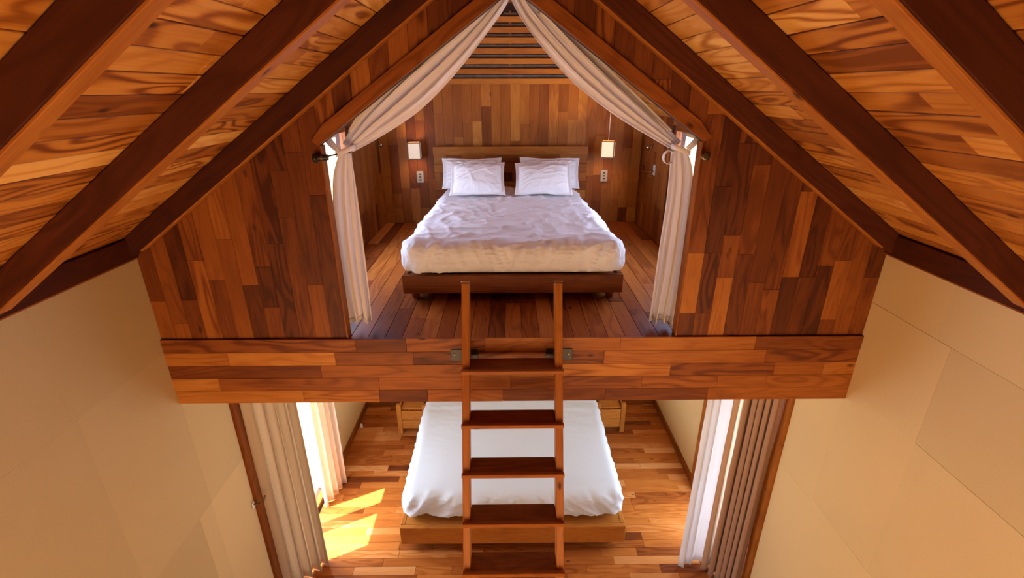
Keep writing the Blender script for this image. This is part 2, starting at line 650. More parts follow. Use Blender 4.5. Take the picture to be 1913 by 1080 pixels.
def side_window(idx, s, win, mull, cas):
    """timber french window in a side wall: casing round the opening, frame members, panes"""
    ya, yb, za, zb = win
    root = bpy.data.objects.new('window_%d' % idx, None)
    root.empty_display_size = 0.1
    link(root, None, Matrix.Translation((s * W, (ya + yb) / 2, za)))
    struct(root)
    ct = (0.36, 0.4, 0) if s < 0 else (0.56, 0.4, 0)
    x = s * (W - 0.012)
    for (c, L, wd) in (((x, ya - cas / 2, (za + zb) / 2 + 0.03), zb - za + 0.06, cas), ((x, yb + cas / 2, (za + zb) / 2 + 0.03), zb - za + 0.06, cas)):
        board('window_casing', M['furniture'], root, c, (0, 0, 1), (0, 1, 0), (L, wd - 0.003, 0.03), ct)
    board('window_casing', M['furniture'], root, (x, (ya + yb) / 2, zb + 0.05), (0, 1, 0), (0, 0, 1), (yb - ya + 2 * cas, 0.10, 0.034), ct)
    xf = s * (W + 0.05)
    fy = [(ya, ya + 0.05)] + mull + [(yb - 0.05, yb)]
    for (a, b) in fy:
        board('window_stile', M['furniture'], root, (xf, (a + b) / 2, (za + zb) / 2), (0, 0, 1), (0, 1, 0), (zb - za - 0.004, b - a - 0.002, 0.06), ct)
    for i in range(len(fy) - 1):
        a, b = fy[i][1], fy[i + 1][0]
        for (z0, z1) in ((za + 0.002, za + 0.05), (zb - 0.06, zb - 0.002)):
            board('window_rail', M['furniture'], root, (xf, (a + b) / 2, (z0 + z1) / 2), (0, 1, 0), (0, 0, 1), (b - a - 0.002, z1 - z0, 0.05), ct)
        obj('window_pane', slab(xf - 0.003, xf + 0.003, a, b, za + 0.05, zb - 0.06), M['glass'], root)
    return root


side_window(1, -1, LEFT_WIN, [(3.70, 3.83)], 0.115)
side_window(2, 1, RIGHT_WIN, [(3.68, 3.80)], 0.115)
side_window(5, -1, ADDED_WIN, [(-0.65, -0.55)], 0.09)  # unseen window added for bounce light
side_window(6, 1, ADDED_WIN, [(-0.65, -0.55)], 0.09)  # its unseen twin, likewise added

# ------------------------------------------------------------------ roof: boarding on both slopes
cs = 1 / math.sqrt(1 + SL * SL)
slope_len = (W + 0.10) / cs
RB = 0.0965


def roof_slope(name, s, y0, y1, x_end, rafter_ys, lo, hi):
    up = Vector((SL * cs, 0, cs)) if s > 0 else Vector((-SL * cs, 0, cs))      # outward normal
    down = Vector((s * cs, 0, -SL * cs))                                         # direction down the slope
    ridge = Vector((0, 0, ROOF))
    n = math.ceil(x_end / cs / RB)
    L = n * RB
    bm = bmesh.new()
    p0 = ridge + up * 0.012
    p1 = ridge + down * (x_end / cs) + up * 0.012
    pts = [(p0.x, p0.z), (p1.x, p1.z), ((p1 + up * 0.09).x, (p1 + up * 0.09).z), ((p0 + up * 0.09).x, p0.z + 0.11)]
    root = struct(obj(name, prism_bm(pts, 1, y0, y1), M['backing']))
    for i in range(n):
        a = i * RB
        b = min(a + RB, x_end / cs)
        if b - a < 0.02:
            continue
        ctr = ridge + down * ((a + b) / 2) + up * (0.006 + random.uniform(-0.0012, 0.0012))
        for (u, v) in run_lengths(y1 - y0, lo, hi):
            c = (min(1, max(0.05, random.gauss(0.56, 0.15))), random.choice((0.3, 0.6, 1.0, 1.4)), 0)
            board('plank', M['roof'], root, ctr + Vector((0, y0 + (u + v) / 2, 0)), (0, 1, 0), down,
                  (v - u - 0.0015, b - a - 0.0045, 0.012), c, 0.0015)
    return root


roof_slope('ceiling_left', -1, REAR, D + 0.07, W + 0.12, None, 0.7, 2.2)
roof_slope('ceiling_right', 1, REAR, D + 0.07, W + 0.12, None, 0.7, 2.2)
roof_slope('ceiling_loft_left', -1, D + 0.07, LB + 0.5, LW + 0.27, None, 2.0, 3.3)
roof_slope('ceiling_loft_right', 1, D + 0.07, LB + 0.5, LW + 0.27, None, 2.0, 3.3)

struct(obj('trim_ridge', slab(-0.09, 0.09, REAR, LB + 0.5, ROOF + 0.03, ROOF + 0.2), M['beam']))

# rafters: one sawn beam each
RAFTER_Y = [(2.545, 2.597, 'against the loft wall'), (1.73, 1.80, 'in front of the loft wall'), (1.04, 1.095, 'nearest to the viewer'), (0.30, 0.36, '')]
for s, side in ((-1, 'left'), (1, 'right')):
    for (ya, yb, where) in RAFTER_Y:
        xe = W - 0.002
        t0 = 0.0
        n_ = Vector((s * SL * cs, 0, cs))
        d_ = Vector((s * cs, 0, -SL * cs))
        depth = (ROOF - RAFT) * cs - 0.002
        top = Vector((0, 0, ROOF - 0.002 / cs))
        # outline in local X (down the slope) / Y (depth, into the room)
        h0 = (ROOF - RAFT)
        mt = frame_mat(top + Vector((0, (ya + yb) / 2, 0)), d_, -n_)
        inv = mt.inverted()
        ol = [(0.0, ROOF - 0.003), (xe, ROOF - 0.003 - SL * xe), (xe, RAFT - SL * xe), (0.0, RAFT)]
        pts = []
        for (px, pz) in ol:
            q = inv @ Vector((s * px, (ya + yb) / 2, pz))
            pts.append((q.x, q.y))
        bm = bmesh.new()
        hw = (yb - ya) / 2
        lo = [bm.verts.new((p[0], p[1], -hw)) for p in pts]
        hi = [bm.verts.new((p[0], p[1], hw)) for p in pts]
        bm.faces.new(lo)
        bm.faces.new(list(reversed(hi)))
        for i in range(4):
            bm.faces.new((lo[i], hi[i], hi[(i + 1) % 4], lo[(i + 1) % 4]))
        bmesh.ops.recalc_face_normals(bm, faces=bm.faces)
        bmesh.ops.bevel(bm, geom=list(bm.edges), offset=0.003, segments=1, affect='EDGES')
        o = obj('roof_rafter', bm, M['beam'], None, mt, (random.uniform(0.4, 0.55), 0.6, 0))
        if where == '':
            struct(o)
            o.name = 'trim_rafter_' + side
            continue
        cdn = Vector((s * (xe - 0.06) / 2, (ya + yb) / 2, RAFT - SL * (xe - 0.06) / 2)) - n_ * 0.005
        board('underside_lit_strip', M['furniture'], o, cdn, d_, (0, 1, 0), ((xe - 0.08) / cs, yb - ya - 0.001, 0.009), (0.62, 0.4, 0), 0.002)  # light from below put into the tone of this added strip
        tag(o, 'dark stained sloping rafter under the %s roof slope, %s' % (side, where), 'rafter', 'roof rafters')

# wall plates on the side walls
for s, side in ((-1, 'left'), (1, 'right')):
    b = board('trim_plate_' + side, M['beam'], None, (s * (W - 0.004), (REAR + D) / 2, EAVE + 0.056), (0, 1, 0), (0, 0, 1),
              (D - REAR, 0.112, 0.03), (0.45, 0.6, 0), 0.003)
    struct(b)
    b = board('trim_plate_bead_' + side, M['furniture'], None, (s * (W - 0.009), (REAR + D) / 2, EAVE - 0.004), (0, 1, 0), (0, 0, 1),
              (D - REAR, 0.008, 0.018), (0.4, 0.3, 0), 0.001)
    struct(b)

# ------------------------------------------------------------------ gable wall of the loft, clad in vertical boards
OPX0, OPX1 = -0.992, 0.972       # jambs of the opening
OPZ = 4.69                       # apex of the opening
OS = 0.70
TRIM = 0.076                     # height of the raking trim


def op_top(x):
    return OPZ - OS * abs(x)


WALL_T = 0.055
bm = bmesh.new()


def quad_prism(bm, pts, y0, y1):
    b = prism_bm(pts, 1, y0, y1)
    me = bpy.data.meshes.new('tmp')
    b.to_mesh(me)
    b.free()
    bm.from_mesh(me)
    bpy.data.meshes.remove(me)


rl = lambda x: ROOF - SL * abs(x) - 0.002
quad_prism(bm, [(-W, FB + 0.02), (OPX0, FB + 0.02), (OPX0, op_top(OPX0)), (0, OPZ), (0, rl(0)), (-W, rl(W))], D + 0.012, D + WALL_T)
quad_prism(bm, [(W, FB + 0.02), (OPX1, FB + 0.02), (OPX1, op_top(OPX1)), (0, OPZ), (0, rl(0)), (W, rl(W))], D + 0.012, D + WALL_T)
gable = struct(obj('wall_gable', bm, M['backing']))
cols = []
nl = 12
wl_ = (W + OPX0) / nl
cols += [(-W + i * wl_, -W + (i + 1) * wl_) for i in range(nl)]
nm = 20
wm = (OPX1 - OPX0) / nm
cols += [(OPX0 + i * wm, OPX0 + (i + 1) * wm) for i in range(nm)]
wr_ = (W - OPX1) / nl
cols += [(OPX1 + i * wr_, OPX1 + (i + 1) * wr_) for i in range(nl)]
for ci, (xa, xb) in enumerate(cols):
    ctr = (xa + xb) / 2
    above = OPX0 < ctr < OPX1
    zt = max(ROOF - SL * min(abs(xa), abs(xb)), 0)
    if xa < 0 < xb:
        zt = ROOF
    zb = LF if not above else min(op_top(xa), op_top(xb)) + 0.005
    jamb = ci in (nl - 1, nl + nm)
    pieces = run_lengths(zt - zb, 0.25, 0.85)
    for (a, b) in pieces:
        poly = [(xa + 0.0008, zb + a + 0.0008), (xb - 0.0008, zb + a + 0.0008), (xb - 0.0008, zb + b - 0.0008), (xa + 0.0008, zb + b - 0.0008)]
        poly = clip(poly, SL, 1, ROOF - 0.008)
        if len(poly) > 2:
            poly = clip(poly, -SL, 1, ROOF - 0.008)
        if above and len(poly) > 2:
            # keep what lies above the raking edge of the opening
            sg = -1 if ctr < 0 else 1
            poly = clip(poly, -sg * OS, -1, -(OPZ + 0.012))
        if len(poly) < 3:
            continue
        t = random.gauss(0.32, 0.16)
        if random.random() < 0.22:
            t = random.uniform(0.12, 0.28)
        poly_board('plank', M['panel'], gable, (0, D + 0.012, 0), (1, 0, 0), (0, 0, 1), poly, 0.012 + random.uniform(-0.001, 0.001),
                   (min(0.95, max(0.1, t)), random.choice((0.2, 0.5, 0.9, 1.8)), 0))

# raking trims of the opening and a slim jamb edge
for s, side, xe in ((-1, 'left', -OPX0), (1, 'right', OPX1)):
    L0 = [(0.0, OPZ - 0.0), (xe + 0.0, OPZ - OS * xe), (xe + 0.032, OPZ - OS * xe + 0.022), (xe - 0.03, OPZ - OS * (xe - 0.03) + TRIM), (0.0, OPZ + TRIM)]
    dv = Vector((s, 0, -OS)).normalized()
    nv = Vector((-s * OS, 0, -1)).normalized()
    mt = frame_mat((s * xe / 2, D - 0.004, OPZ - OS * xe / 2), dv, (0, 1, 0))
    inv = mt.inverted()
    bm = bmesh.new()
    fr = [inv @ Vector((s * p[0], D - 0.018, p[1])) for p in L0]
    bk = [inv @ Vector((s * p[0], D + 0.014, p[1])) for p in L0]
    A = [bm.verts.new(p) for p in fr]
    B = [bm.verts.new(p) for p in bk]
    bm.faces.new(A)
    bm.faces.new(list(reversed(B)))
    for i in range(5):
        bm.faces.new((A[i], B[i], B[(i + 1) % 5], A[(i + 1) % 5]))
    bmesh.ops.recalc_face_normals(bm, faces=bm.faces)
    struct(obj('trim_opening_' + side, bm, M['furniture'], None, mt, (0.42, 0.6, 0)))
for s, side, xe in ((-1, 'left', OPX0), (1, 'right', OPX1)):
    zt = OPZ - OS * abs(xe)
    b = board('trim_jamb_' + side, M['furniture'], None, (xe - s * 0.004, D + 0.026, (LF + zt) / 2), (0, 0, 1), (1, 0, 0), (zt - LF - 0.002, 0.009, 0.064), (0.46, 0.4, 0))
    struct(b)
# inner rafters of the loft opening, just behind the gable
for s, side in ((-1, 'left'), (1, 'right')):
    dv = Vector((s, 0, -SL)).normalized()
    c = Vector((s * 0.62, 2.92, ROOF - SL * 0.62 - 0.09))
    b = board('trim_loft_rafter_' + side, M['furniture'], None, c, dv, (0, 1, 0), (1.50, 0.06, 0.13), (0.36, 0.5, 0), 0.003)
    struct(b)

# ------------------------------------------------------------------ loft front: fascia of five courses of horizontal boards
FD = D - 0.018
fascia = struct(obj('wall_fascia', slab(-W + 0.001, W - 0.001, FD + 0.012, D + 0.012, FB, LF - 0.002), M['backing']))
rows = 5
rh = (LF - FB) / rows
for r in range(rows):
    z0 = FB + r * rh
    for (a, b) in run_lengths(2 * W - 0.004, 0.30, 1.15):
        c = (min(0.95, max(0.2, random.gauss(0.48, 0.19))), random.choice((0.5, 0.8, 1.4)), 0)
        board('plank', M['panel'], fascia, (-W + 0.002 + (a + b) / 2, FD + 0.006 + random.uniform(-0.001, 0.001), z0 + rh / 2), (1, 0, 0), (0, 0, 1),
              (b - a - 0.0012, rh - 0.0012, 0.012), c, 0.001)

# loft floor slab (its soffit is the lower room's ceiling) and its boards
loft_floor = struct(obj('floor_loft', slab(-W - 0.15, W + 0.15, D + 0.013, BY + 0.15, FB + 0.001, LF - 0.014), M['backing']))
struct(obj('ceiling_lower', slab(-W, W, D + 0.014, BY, FB - 0.004, FB + 0.0), M['plaster'], None, None, (1, 0, 0)))
nfl = 27
fw = 2 * LW / nfl
for i in range(nfl):
    x0 = -LW + i * fw
    for (a, b) in run_lengths(LB - D + 0.012, 0.45, 1.5):
        c = (min(0.8, max(0.05, random.gauss(0.34, 0.16))), random.choice((0.2, 0.5, 0.8)), 0)
        board('plank', M['floor'], loft_floor, (x0 + fw / 2, D - 0.012 + (a + b) / 2, LF - 0.007 + random.uniform(-0.0007, 0.0007)), (0, 1, 0), (-1, 0, 0),
              (b - a - 0.0015, fw - 0.0022, 0.013), c, 0.0012)

# loft side walls with a window each
LWIN = (2.76, 4.32, 3.15, 3.975)
for s, side, idx in ((-1, 'left', 3), (1, 'right', 4)):
    x0, x1 = (s * LW, s * (LW + 0.10))
    if x0 > x1:
        x0, x1 = x1, x0
    top = ROOF - SL * LW + 0.0
    root = struct(obj('wall_loft_' + side, wall_with_holes('w', x0 + (0.0 if s < 0 else 0.012), x1 - (0.012 if s < 0 else 0), D + WALL_T, LB + 0.1, LF - 0.014, top, [LWIN]), M['backing']))
    n = 28
    w = (LB - D - WALL_T) / n
    for i in range(n):
        ya = D + WALL_T + i * w
        segs = [(LF, top)]
        if ya + w > LWIN[0] and ya < LWIN[1]:
            segs = [(LF, LWIN[2]), (LWIN[3], top)]
        for (za, zb) in segs:
            for (a, b) in run_lengths(zb - za, 0.3, 0.95):
                c = (min(0.9, max(0.1, random.gauss(0.46, 0.11))), random.choice((0.3, 0.6)), 0)
                board('plank', M['panel'], root, (s * (LW + 0.006 + random.uniform(-0.001, 0.001)), ya + w / 2, za + (a + b) / 2), (0, 0, 1), (0, 1, 0),
                      (b - a - 0.0012, w - 0.0015, 0.012), c, 0.001)
    # window: frame and pane
    wroot = bpy.data.objects.new('window_%d' % idx, None)
    wroot.empty_display_size = 0.1
    link(wroot, None, Matrix.Translation((s * LW, 3.36, LWIN[2])))
    struct(wroot)
    xf = s * (LW + 0.03)
    for (ya, yb) in ((LWIN[0], LWIN[0] + 0.03), (3.34, 3.37), (LWIN[1] - 0.025, LWIN[1])):
        board('window_stile', M['furniture'], wroot, (xf, (ya + yb) / 2, (LWIN[2] + LWIN[3]) / 2), (0, 0, 1), (0, 1, 0), (LWIN[3] - LWIN[2] - 0.002, yb - ya, 0.05), (0.4, 0.4, 0))
    for (ya, yb) in ((LWIN[0] + 0.03, 3.34), (3.37, LWIN[1] - 0.025)):
        for zc in (LWIN[2] + 0.02, LWIN[3] - 0.02):
            board('window_rail', M['furniture'], wroot, (xf, (ya + yb) / 2, zc), (0, 1, 0), (0, 0, 1), (yb - ya - 0.002, 0.04, 0.05), (0.4, 0.4, 0))
        obj('window_pane', slab(xf - 0.003, xf + 0.003, ya, yb, LWIN[2] + 0.04, LWIN[3] - 0.04), M['glass'], wroot)

# back wall of the loft
bm = prism_bm([(-LW - 0.1, LF - 0.01), (LW + 0.1, LF - 0.01), (LW + 0.1, rl(LW + 0.1)), (0, rl(0)), (-LW - 0.1, rl(LW + 0.1))], 1, LB + 0.012, LB + 0.1)
wall_lb = struct(obj('wall_loft_back', bm, M['backing']))
LV0 = 4.312
n = 28
w = 2 * LW / n
for i in range(n):
    xa, xb = -LW + i * w, -LW + (i + 1) * w
    zt = min(LV0, ROOF - SL * min(abs(xa), abs(xb)))
    for (a, b) in run_lengths(zt - LF, 0.16, 0.75):
        poly = [(xa + 0.0008, LF + a + 0.0006), (xb - 0.0008, LF + a + 0.0006), (xb - 0.0008, LF + b - 0.0006), (xa + 0.0008, LF + b - 0.0006)]
        poly = clip(clip(poly, SL, 1, ROOF - 0.004), -SL, 1, ROOF - 0.004)
        if len(poly) < 3:
            continue
        t = random.gauss(0.60, 0.13)
        poly_board('plank', M['panel'], wall_lb, (0, LB + 0.012, 0), (1, 0, 0), (0, 0, 1), poly, 0.012 + random.uniform(-0.001, 0.001),
                   (min(0.92, max(0.15, t)), random.choice((0.1, 0.3, 0.6)), 0))

# slatted gable louvre above the back wall
louvre = thing('gable_louvre', 'orange slatted timber louvre in the peak above the loft back wall', 'louvre', (0, LB, LV0))
sp = 0.0915
for i in range(8):
    zc = LV0 + 0.026 + i * sp
    hw = (ROOF - zc - 0.03) / SL - 0.02
    if hw < 0.03:
        continue
    dz = 0.056
    b = board('slat', M['furniture'], louvre, (0, LB - 0.012, zc), (1, 0, 0), (0, -0.45, 1), (2 * hw, dz, 0.016), (random.uniform(0.54, 0.66), 0.4, 0), 0.002)
    # grey cane blind showing in the gap behind
    if i < 7:
        for dzz in (0.038, 0.052):
            zz = zc + dzz
            h2 = (ROOF - zz - 0.03) / SL - 0.03
            obj('cane', tube_bm([(-h2, 0, 0), (0, 0, random.uniform(-0.004, 0.004)), (h2, 0, 0)], 0.0065, 8), M['cane'], louvre, Matrix.Translation((0, LB + 0.003, zz)))
board('stile', M['furniture'], louvre, (0, LB + 0.004, (LV0 + 4.96) / 2), (0, 0, 1), (1, 0, 0), (4.96 - LV0, 0.026, 0.012), (0.5, 0.4, 0), 0.002)

# ------------------------------------------------------------------ soft goods helpers


def round_box(hx, hy, hz, r, n, fn=None):
    """dense rounded box centred on the origin; fn(co, normal) -> new co"""
    bm = bmesh.new()
    bmesh.ops.create_cube(bm, size=2.0)
    bmesh.ops.subdivide_edges(bm, edges=list(bm.edges), cuts=n, use_grid_fill=True)
    inn = Vector((hx - r, hy - r, hz - r))
    for v in bm.verts:
        p = Vector((v.co.x * hx, v.co.y * hy, v.co.z * hz))
        q = Vector([max(-inn[i], min(inn[i], p[i])) for i in range(3)])
        d = p - q
        nrm = d.normalized() if d.length > 1e-6 else Vector((0, 0, 0))
        co = q + nrm * r if d.length > 1e-6 else p
        v.co = fn(co, nrm) if fn else co
    return bm


def ridge(p, s, seed):
    return 1.0 - abs(noise.noise(Vector((p[0] * s[0], p[1] * s[1], p[2] * s[2])) + Vector((seed, seed * 1.7, 0)))) * 2.2


def crease(p, s, seed, k=5.0):
    """thin sharp folds, 0..1"""
    v = max(0.0, 1.0 - k * abs(noise.noise(Vector((p[0] * s[0] + seed, p[1] * s[1] - seed * 0.7, p[2] * s[2])))))
    return v * v


def cloth_grid(rows, cols, fn):
    bm = bmesh.new()
    vs = [[bm.verts.new(fn(i / (rows - 1), j / (cols - 1))) for j in range(cols)] for i in range(rows)]
    for i in range(rows - 1):
        for j in range(cols - 1):
            bm.faces.new((vs[i][j], vs[i][j + 1], vs[i + 1][j + 1], vs[i + 1][j]))
    bmesh.ops.recalc_face_normals(bm, faces=bm.faces)
    return bm


def thicken(o, t=0.003):
    md = o.modifiers.new('thickness', 'SOLIDIFY')
    md.thickness = t
    md.offset = 0
    return o


def lerp_path(pts, t):
    n = len(pts) - 1
    k = min(int(t * n), n - 1)
    f = t * n - k
    # Catmull-Rom
    p0 = Vector(pts[max(k - 1, 0)])
    p1 = Vector(pts[k])
    p2 = Vector(pts[k + 1])
    p3 = Vector(pts[min(k + 2, n)])
    return 0.5 * ((2 * p1) + (p2 - p0) * f + (2 * p0 - 5 * p1 + 4 * p2 - p3) * f * f + (3 * p1 - p0 - 3 * p2 + p3) * f ** 3)


# ------------------------------------------------------------------ loft bed
bed = thing('platform_bed', 'reddish timber platform bed on short round feet up on the loft floor', 'bed', (0, 4.2, LF))
FT = (0.36, 0.35, 0)
BX = 0.755
board('front_board', M['furniture'], bed, (0, 3.135, LF + 0.133), (1, 0, 0), (0, 0, 1), (2 * BX, 0.132, 0.036), FT, 0.004)
for s in (-1, 1):
    board('side_board', M['furniture'], bed, (s * (BX - 0.018), 4.19, LF + 0.133), (0, 1, 0), (0, 0, 1), (2.07, 0.132, 0.036), FT, 0.004)
board('slat_base', M['furniture'], bed, (0, 4.19, LF + 0.17), (0, 1, 0), (-1, 0, 0), (2.06, 2 * BX - 0.08, 0.03), FT, 0.004)
for (sx, yy) in ((-0.69, 3.21), (0.69, 3.21), (-0.69, 5.10), (0.69, 5.10)):
    bm = bmesh.new()
    bmesh.ops.create_cone(bm, cap_ends=True, segments=16, radius1=0.026, radius2=0.034, depth=0.067)
    obj('foot', bm, M['furniture'], bed, Matrix.Translation((sx, yy, LF + 0.034)), (0.5, 0.3, 0), False)
hb = obj('headboard', slab(-0.803, 0.803, 5.275, 5.325, LF + 0.002, 3.70), M['backing'])
tag(hb, 'wide patchwork plank headboard standing against the loft back wall', 'headboard')
board('top_rail', M['furniture'], hb, (0.0, 5.262, 3.672), (1, 0, 0), (0, 0, 1), (1.616, 0.084, 0.034), (0.60, 0.3, 0), 0.003)
z = 3.63
r = 0
while z > LF + 0.1:
    for (a, b) in run_lengths(1.606, 0.16, 0.62):
        board('plank', M['furniture'], hb, (-0.803 + (a + b) / 2, 5.269, z - 0.046), (1, 0, 0), (0, 0, 1), (b - a - 0.002, 0.090, 0.012 + random.choice((0.0, 0.003))),
              (min(0.85, max(0.2, random.gauss(0.52, 0.14))), 0.3, 0), 0.001)
    z -= 0.092
    r += 1


def duvet_fn(co, nrm):
    p = co.copy()
    # v: 0 at the foot, 1 at the head
    v = (co.y + 1.04) / 2.08
    p.x *= 1.0 - 0.10 * v
    top = max(0, nrm.z) if nrm.length > 0 else 0
    up = 1.0 if co.z > 0.0 else 0.0
    side = 1.0 - abs(nrm.z) if nrm.length > 0 else 0
    w3 = noise.noise(Vector((co.x * 1.6, co.y * 1.6, 4.0)))
    sk = Vector((co.x + 0.35 * co.y, co.y - 0.3 * co.x, 0))
    d = 0.022 * w3 + 0.008 * ridge(co, (2.0, 4.5, 2.0), 3.1)
    d += (1 - side) * (0.012 * crease(sk, (2.2, 6.5, 0), 3.3) + 0.010 * crease(sk, (6.0, 3.0, 0), 8.3, 4.0) + 0.006 * crease(co, (9.0, 12.0, 0), 5.1, 4.0))
    # gathers on the hanging edges: short pulls below the top edge, slanting pulls lower down
    along = co.x if abs(nrm.y) > abs(nrm.x) else co.y
    slant = along + 0.55 * co.z * (1 if noise.noise(Vector((along * 1.5, 0, 7))) > 0 else -1)
    d += side * 0.016 * ridge((slant, 0, 0), (6.0, 0, 0), 1.7)
    d += min(1, side * 2.2) * 0.014 * crease((slant, co.z, 0), (15.0, 2.2, 0), 2.2, 3.2)
    d += min(1, side * 2.2) * 0.008 * crease((slant, co.z, 0), (30.0, 3.0, 0), 6.2, 3.0) * (0.4 + 0.6 * max(0, min(1, abs(co.z) * 12)))
    n_ = nrm if nrm.length > 0 else Vector((0, 0, 1 if co.z > 0 else -1))
    if co.z < -0.05 and nrm.z < -0.5:
        return p
    # hem bellies out over the frame
    bul = side * 0.015 * max(0, -co.z / 0.12)
    return p + n_ * (d + bul)


duvet = obj('duvet', round_box(0.735, 1.035, 0.115, 0.095, 104, duvet_fn), M['duvet'], None, Matrix.Translation((0, 4.135, LF + 0.314)), smooth=True)
tag(duvet, 'white rumpled duvet spread over the loft platform bed', 'duvet')


def pillow(label, ctr, w, h, t, rx, rz, seed, group):
    N = 54
    fl = 0.13                       # flange share

    def prof(a):
        a = min(1, abs(a) / (1 - fl))
        return max(0.0, 1 - a ** 2.4)

    def fn_side(sg):
        def fn(i, j):
            u, v = i * 2 - 1, j * 2 - 1
            th = (prof(u) * prof(v)) ** 0.55 * t / 2
            # drawn-in edges with pointed corners
            x = u * w / 2 * (1 - 0.05 * (1 - v * v))
            y_ = v * h / 2 * (1 - 0.06 * (1 - u * u))
            q = Vector((x * 1.0, y_ * 1.0, seed))
            pull = max(0.0, max(abs(u), abs(v)) - 0.35)
            rad = math.atan2(v, u)
            wr = ridge(q, (7, 10, 1), seed) * 0.005 + noise.noise(q * 5.0) * 0.014
            wr += 0.020 * pull * crease((rad * 1.0, max(abs(u), abs(v)), 0), (5.5, 1.2, 0), seed, 3.0)
            wr += 0.008 * crease((x + 0.5 * y_, y_ - 0.4 * x, 0), (5.0, 13.0, 0), seed, 4.5)
            edge = 1 if max(abs(u), abs(v)) > 1 - fl else 0
            wave = 0.012 * noise.noise(Vector((x * 9, y_ * 9, seed + 5))) * edge
            return Vector((x, y_, sg * (th + 0.002) + (wr * (1 if th > 0.01 else 0.2) if sg > 0 else 0) + wave))
        return fn
    bm = cloth_grid(N, N, fn_side(1))
    b2 = cloth_grid(N, N, fn_side(-1))
    me = bpy.data.meshes.new('tmp')
    b2.to_mesh(me)
    b2.free()
    bm.from_mesh(me)
    bpy.data.meshes.remove(me)
    bmesh.ops.remove_doubles(bm, verts=bm.verts, dist=0.0001)
    bd = [e for e in bm.edges if e.is_boundary]
    bmesh.ops.bridge_loops(bm, edges=bd)
    bmesh.ops.recalc_face_normals(bm, faces=bm.faces)
    mt = Matrix.Translation(ctr) @ Matrix.Rotation(rz, 4, 'Z') @ Matrix.Rotation(rx, 4, 'X')
    o = obj('pillow', bm, M['pillow'], None, mt, smooth=True)
    return tag(o, label, 'pillow', group)


PG = 'pillows on the loft bed'
pillow('white pillow with wide flange leaning back behind the left front pillow', (-0.385, 4.965, 3.487), 0.60, 0.33, 0.12, 0.98, 0.05, 2.2, PG)
pillow('white pillow with wide flange leaning back behind the right front pillow', (0.385, 4.965, 3.487), 0.60, 0.33, 0.12, 0.98, -0.07, 7.7, PG)
pillow('plump white pillow in front at the left of the loft bed', (-0.315, 4.67, 3.482), 0.52, 0.40, 0.17, 0.68, 0.03, 12.4, PG)
pillow('plump white pillow in front at the right of the loft bed', (0.305, 4.67, 3.482), 0.54, 0.40, 0.17, 0.68, -0.02, 17.9, PG)

# ------------------------------------------------------------------ lower bed
low = thing('low_bed', 'low honey-coloured timber platform bed on the lower floor behind the ladder', 'bed', (0, 4.6, 0))
LT = (0.66, 0.4, 0)
board('front_board', M['furniture'], low, (-0.0, 3.555, 0.215), (1, 0, 0), (0, 0, 1), (2.20, 0.21, 0.045), LT, 0.004)
for s in (-1, 1):
    board('side_board', M['furniture'], low, (s * 1.078, 4.62, 0.215), (0, 1, 0), (0, 0, 1), (2.08, 0.21, 0.045), LT, 0.004)
board('deck', M['furniture'], low, (0, 4.62, 0.30), (1, 0, 0), (0, 1, 0), (2.11, 2.08, 0.03), LT, 0.003)
board('plinth', M['furniture'], low, (0, 4.62, 0.055), (1, 0, 0), (0, 1, 0), (1.88, 1.84, 0.109), (0.25, 0.3, 0), 0.003)


def mattress_fn(co, nrm):
    p = co.copy()
    v = (co.y + 1.02) / 2.04
    n_ = nrm if nrm.length > 0 else Vector((0, 0, 1 if co.z > 0 else -1))
    side = 1.0 - abs(nrm.z) if nrm.length > 0 else 0
    front = max(0, -n_.y)
    d = 0.006 * noise.noise(co * 1.7) + 0.005 * ridge(co, (3.0, 6.0, 3.0), 5.3) * (1 if v > 0.5 else 0.5)
    tens = ridge(Vector((co.x + 0.8 * (co.z) * (1 if co.x > 0 else -1), 0, 0)), (9.0, 0, 0), 2.6)
    d += front * 0.020 * tens * (0.5 + 0.5 * min(1, abs(co.x) / 0.8))
    d += side * 0.004 * ridge(co, (8, 8, 5), 8.2)
    sg = 1 if co.x > 0 else -1
    fan = math.atan2(0.25 + co.z, max(0.05, 1.12 - abs(co.x)))
    d += front * 0.016 * crease((fan, 0.3 * abs(co.x), 0), (5.0, 1.0, 0), 3.0 + sg, 2.6) * min(1, abs(co.x) * 1.6)
    d += min(1, side * 2) * 0.010 * crease((co.x + 0.6 * sg * co.z, co.y, co.z), (10.0, 10.0, 1.5), 7.3, 3.0)
    d += (1 - side) * 0.008 * crease((co.x * 0.5 + co.y, co.y - 0.4 * co.x, 0), (7.0, 2.0, 0), 5.9, 4.0) * max(0, v - 0.2)
    # side creases near the head
    d += 0.012 * ridge(co, (2.0, 14.0, 2.0), 4.4) * max(0, v - 0.35) * min(1, max(0, (abs(co.x) - 0.45) * 3))
    if co.z < -0.08:
        p.x *= 0.985
        p.y *= 0.99
    return p + n_ * d


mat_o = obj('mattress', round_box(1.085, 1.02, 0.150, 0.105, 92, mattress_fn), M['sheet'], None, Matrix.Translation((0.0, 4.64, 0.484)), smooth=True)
tag(mat_o, 'thick mattress in a white fitted sheet on the low lower bed', 'mattress')

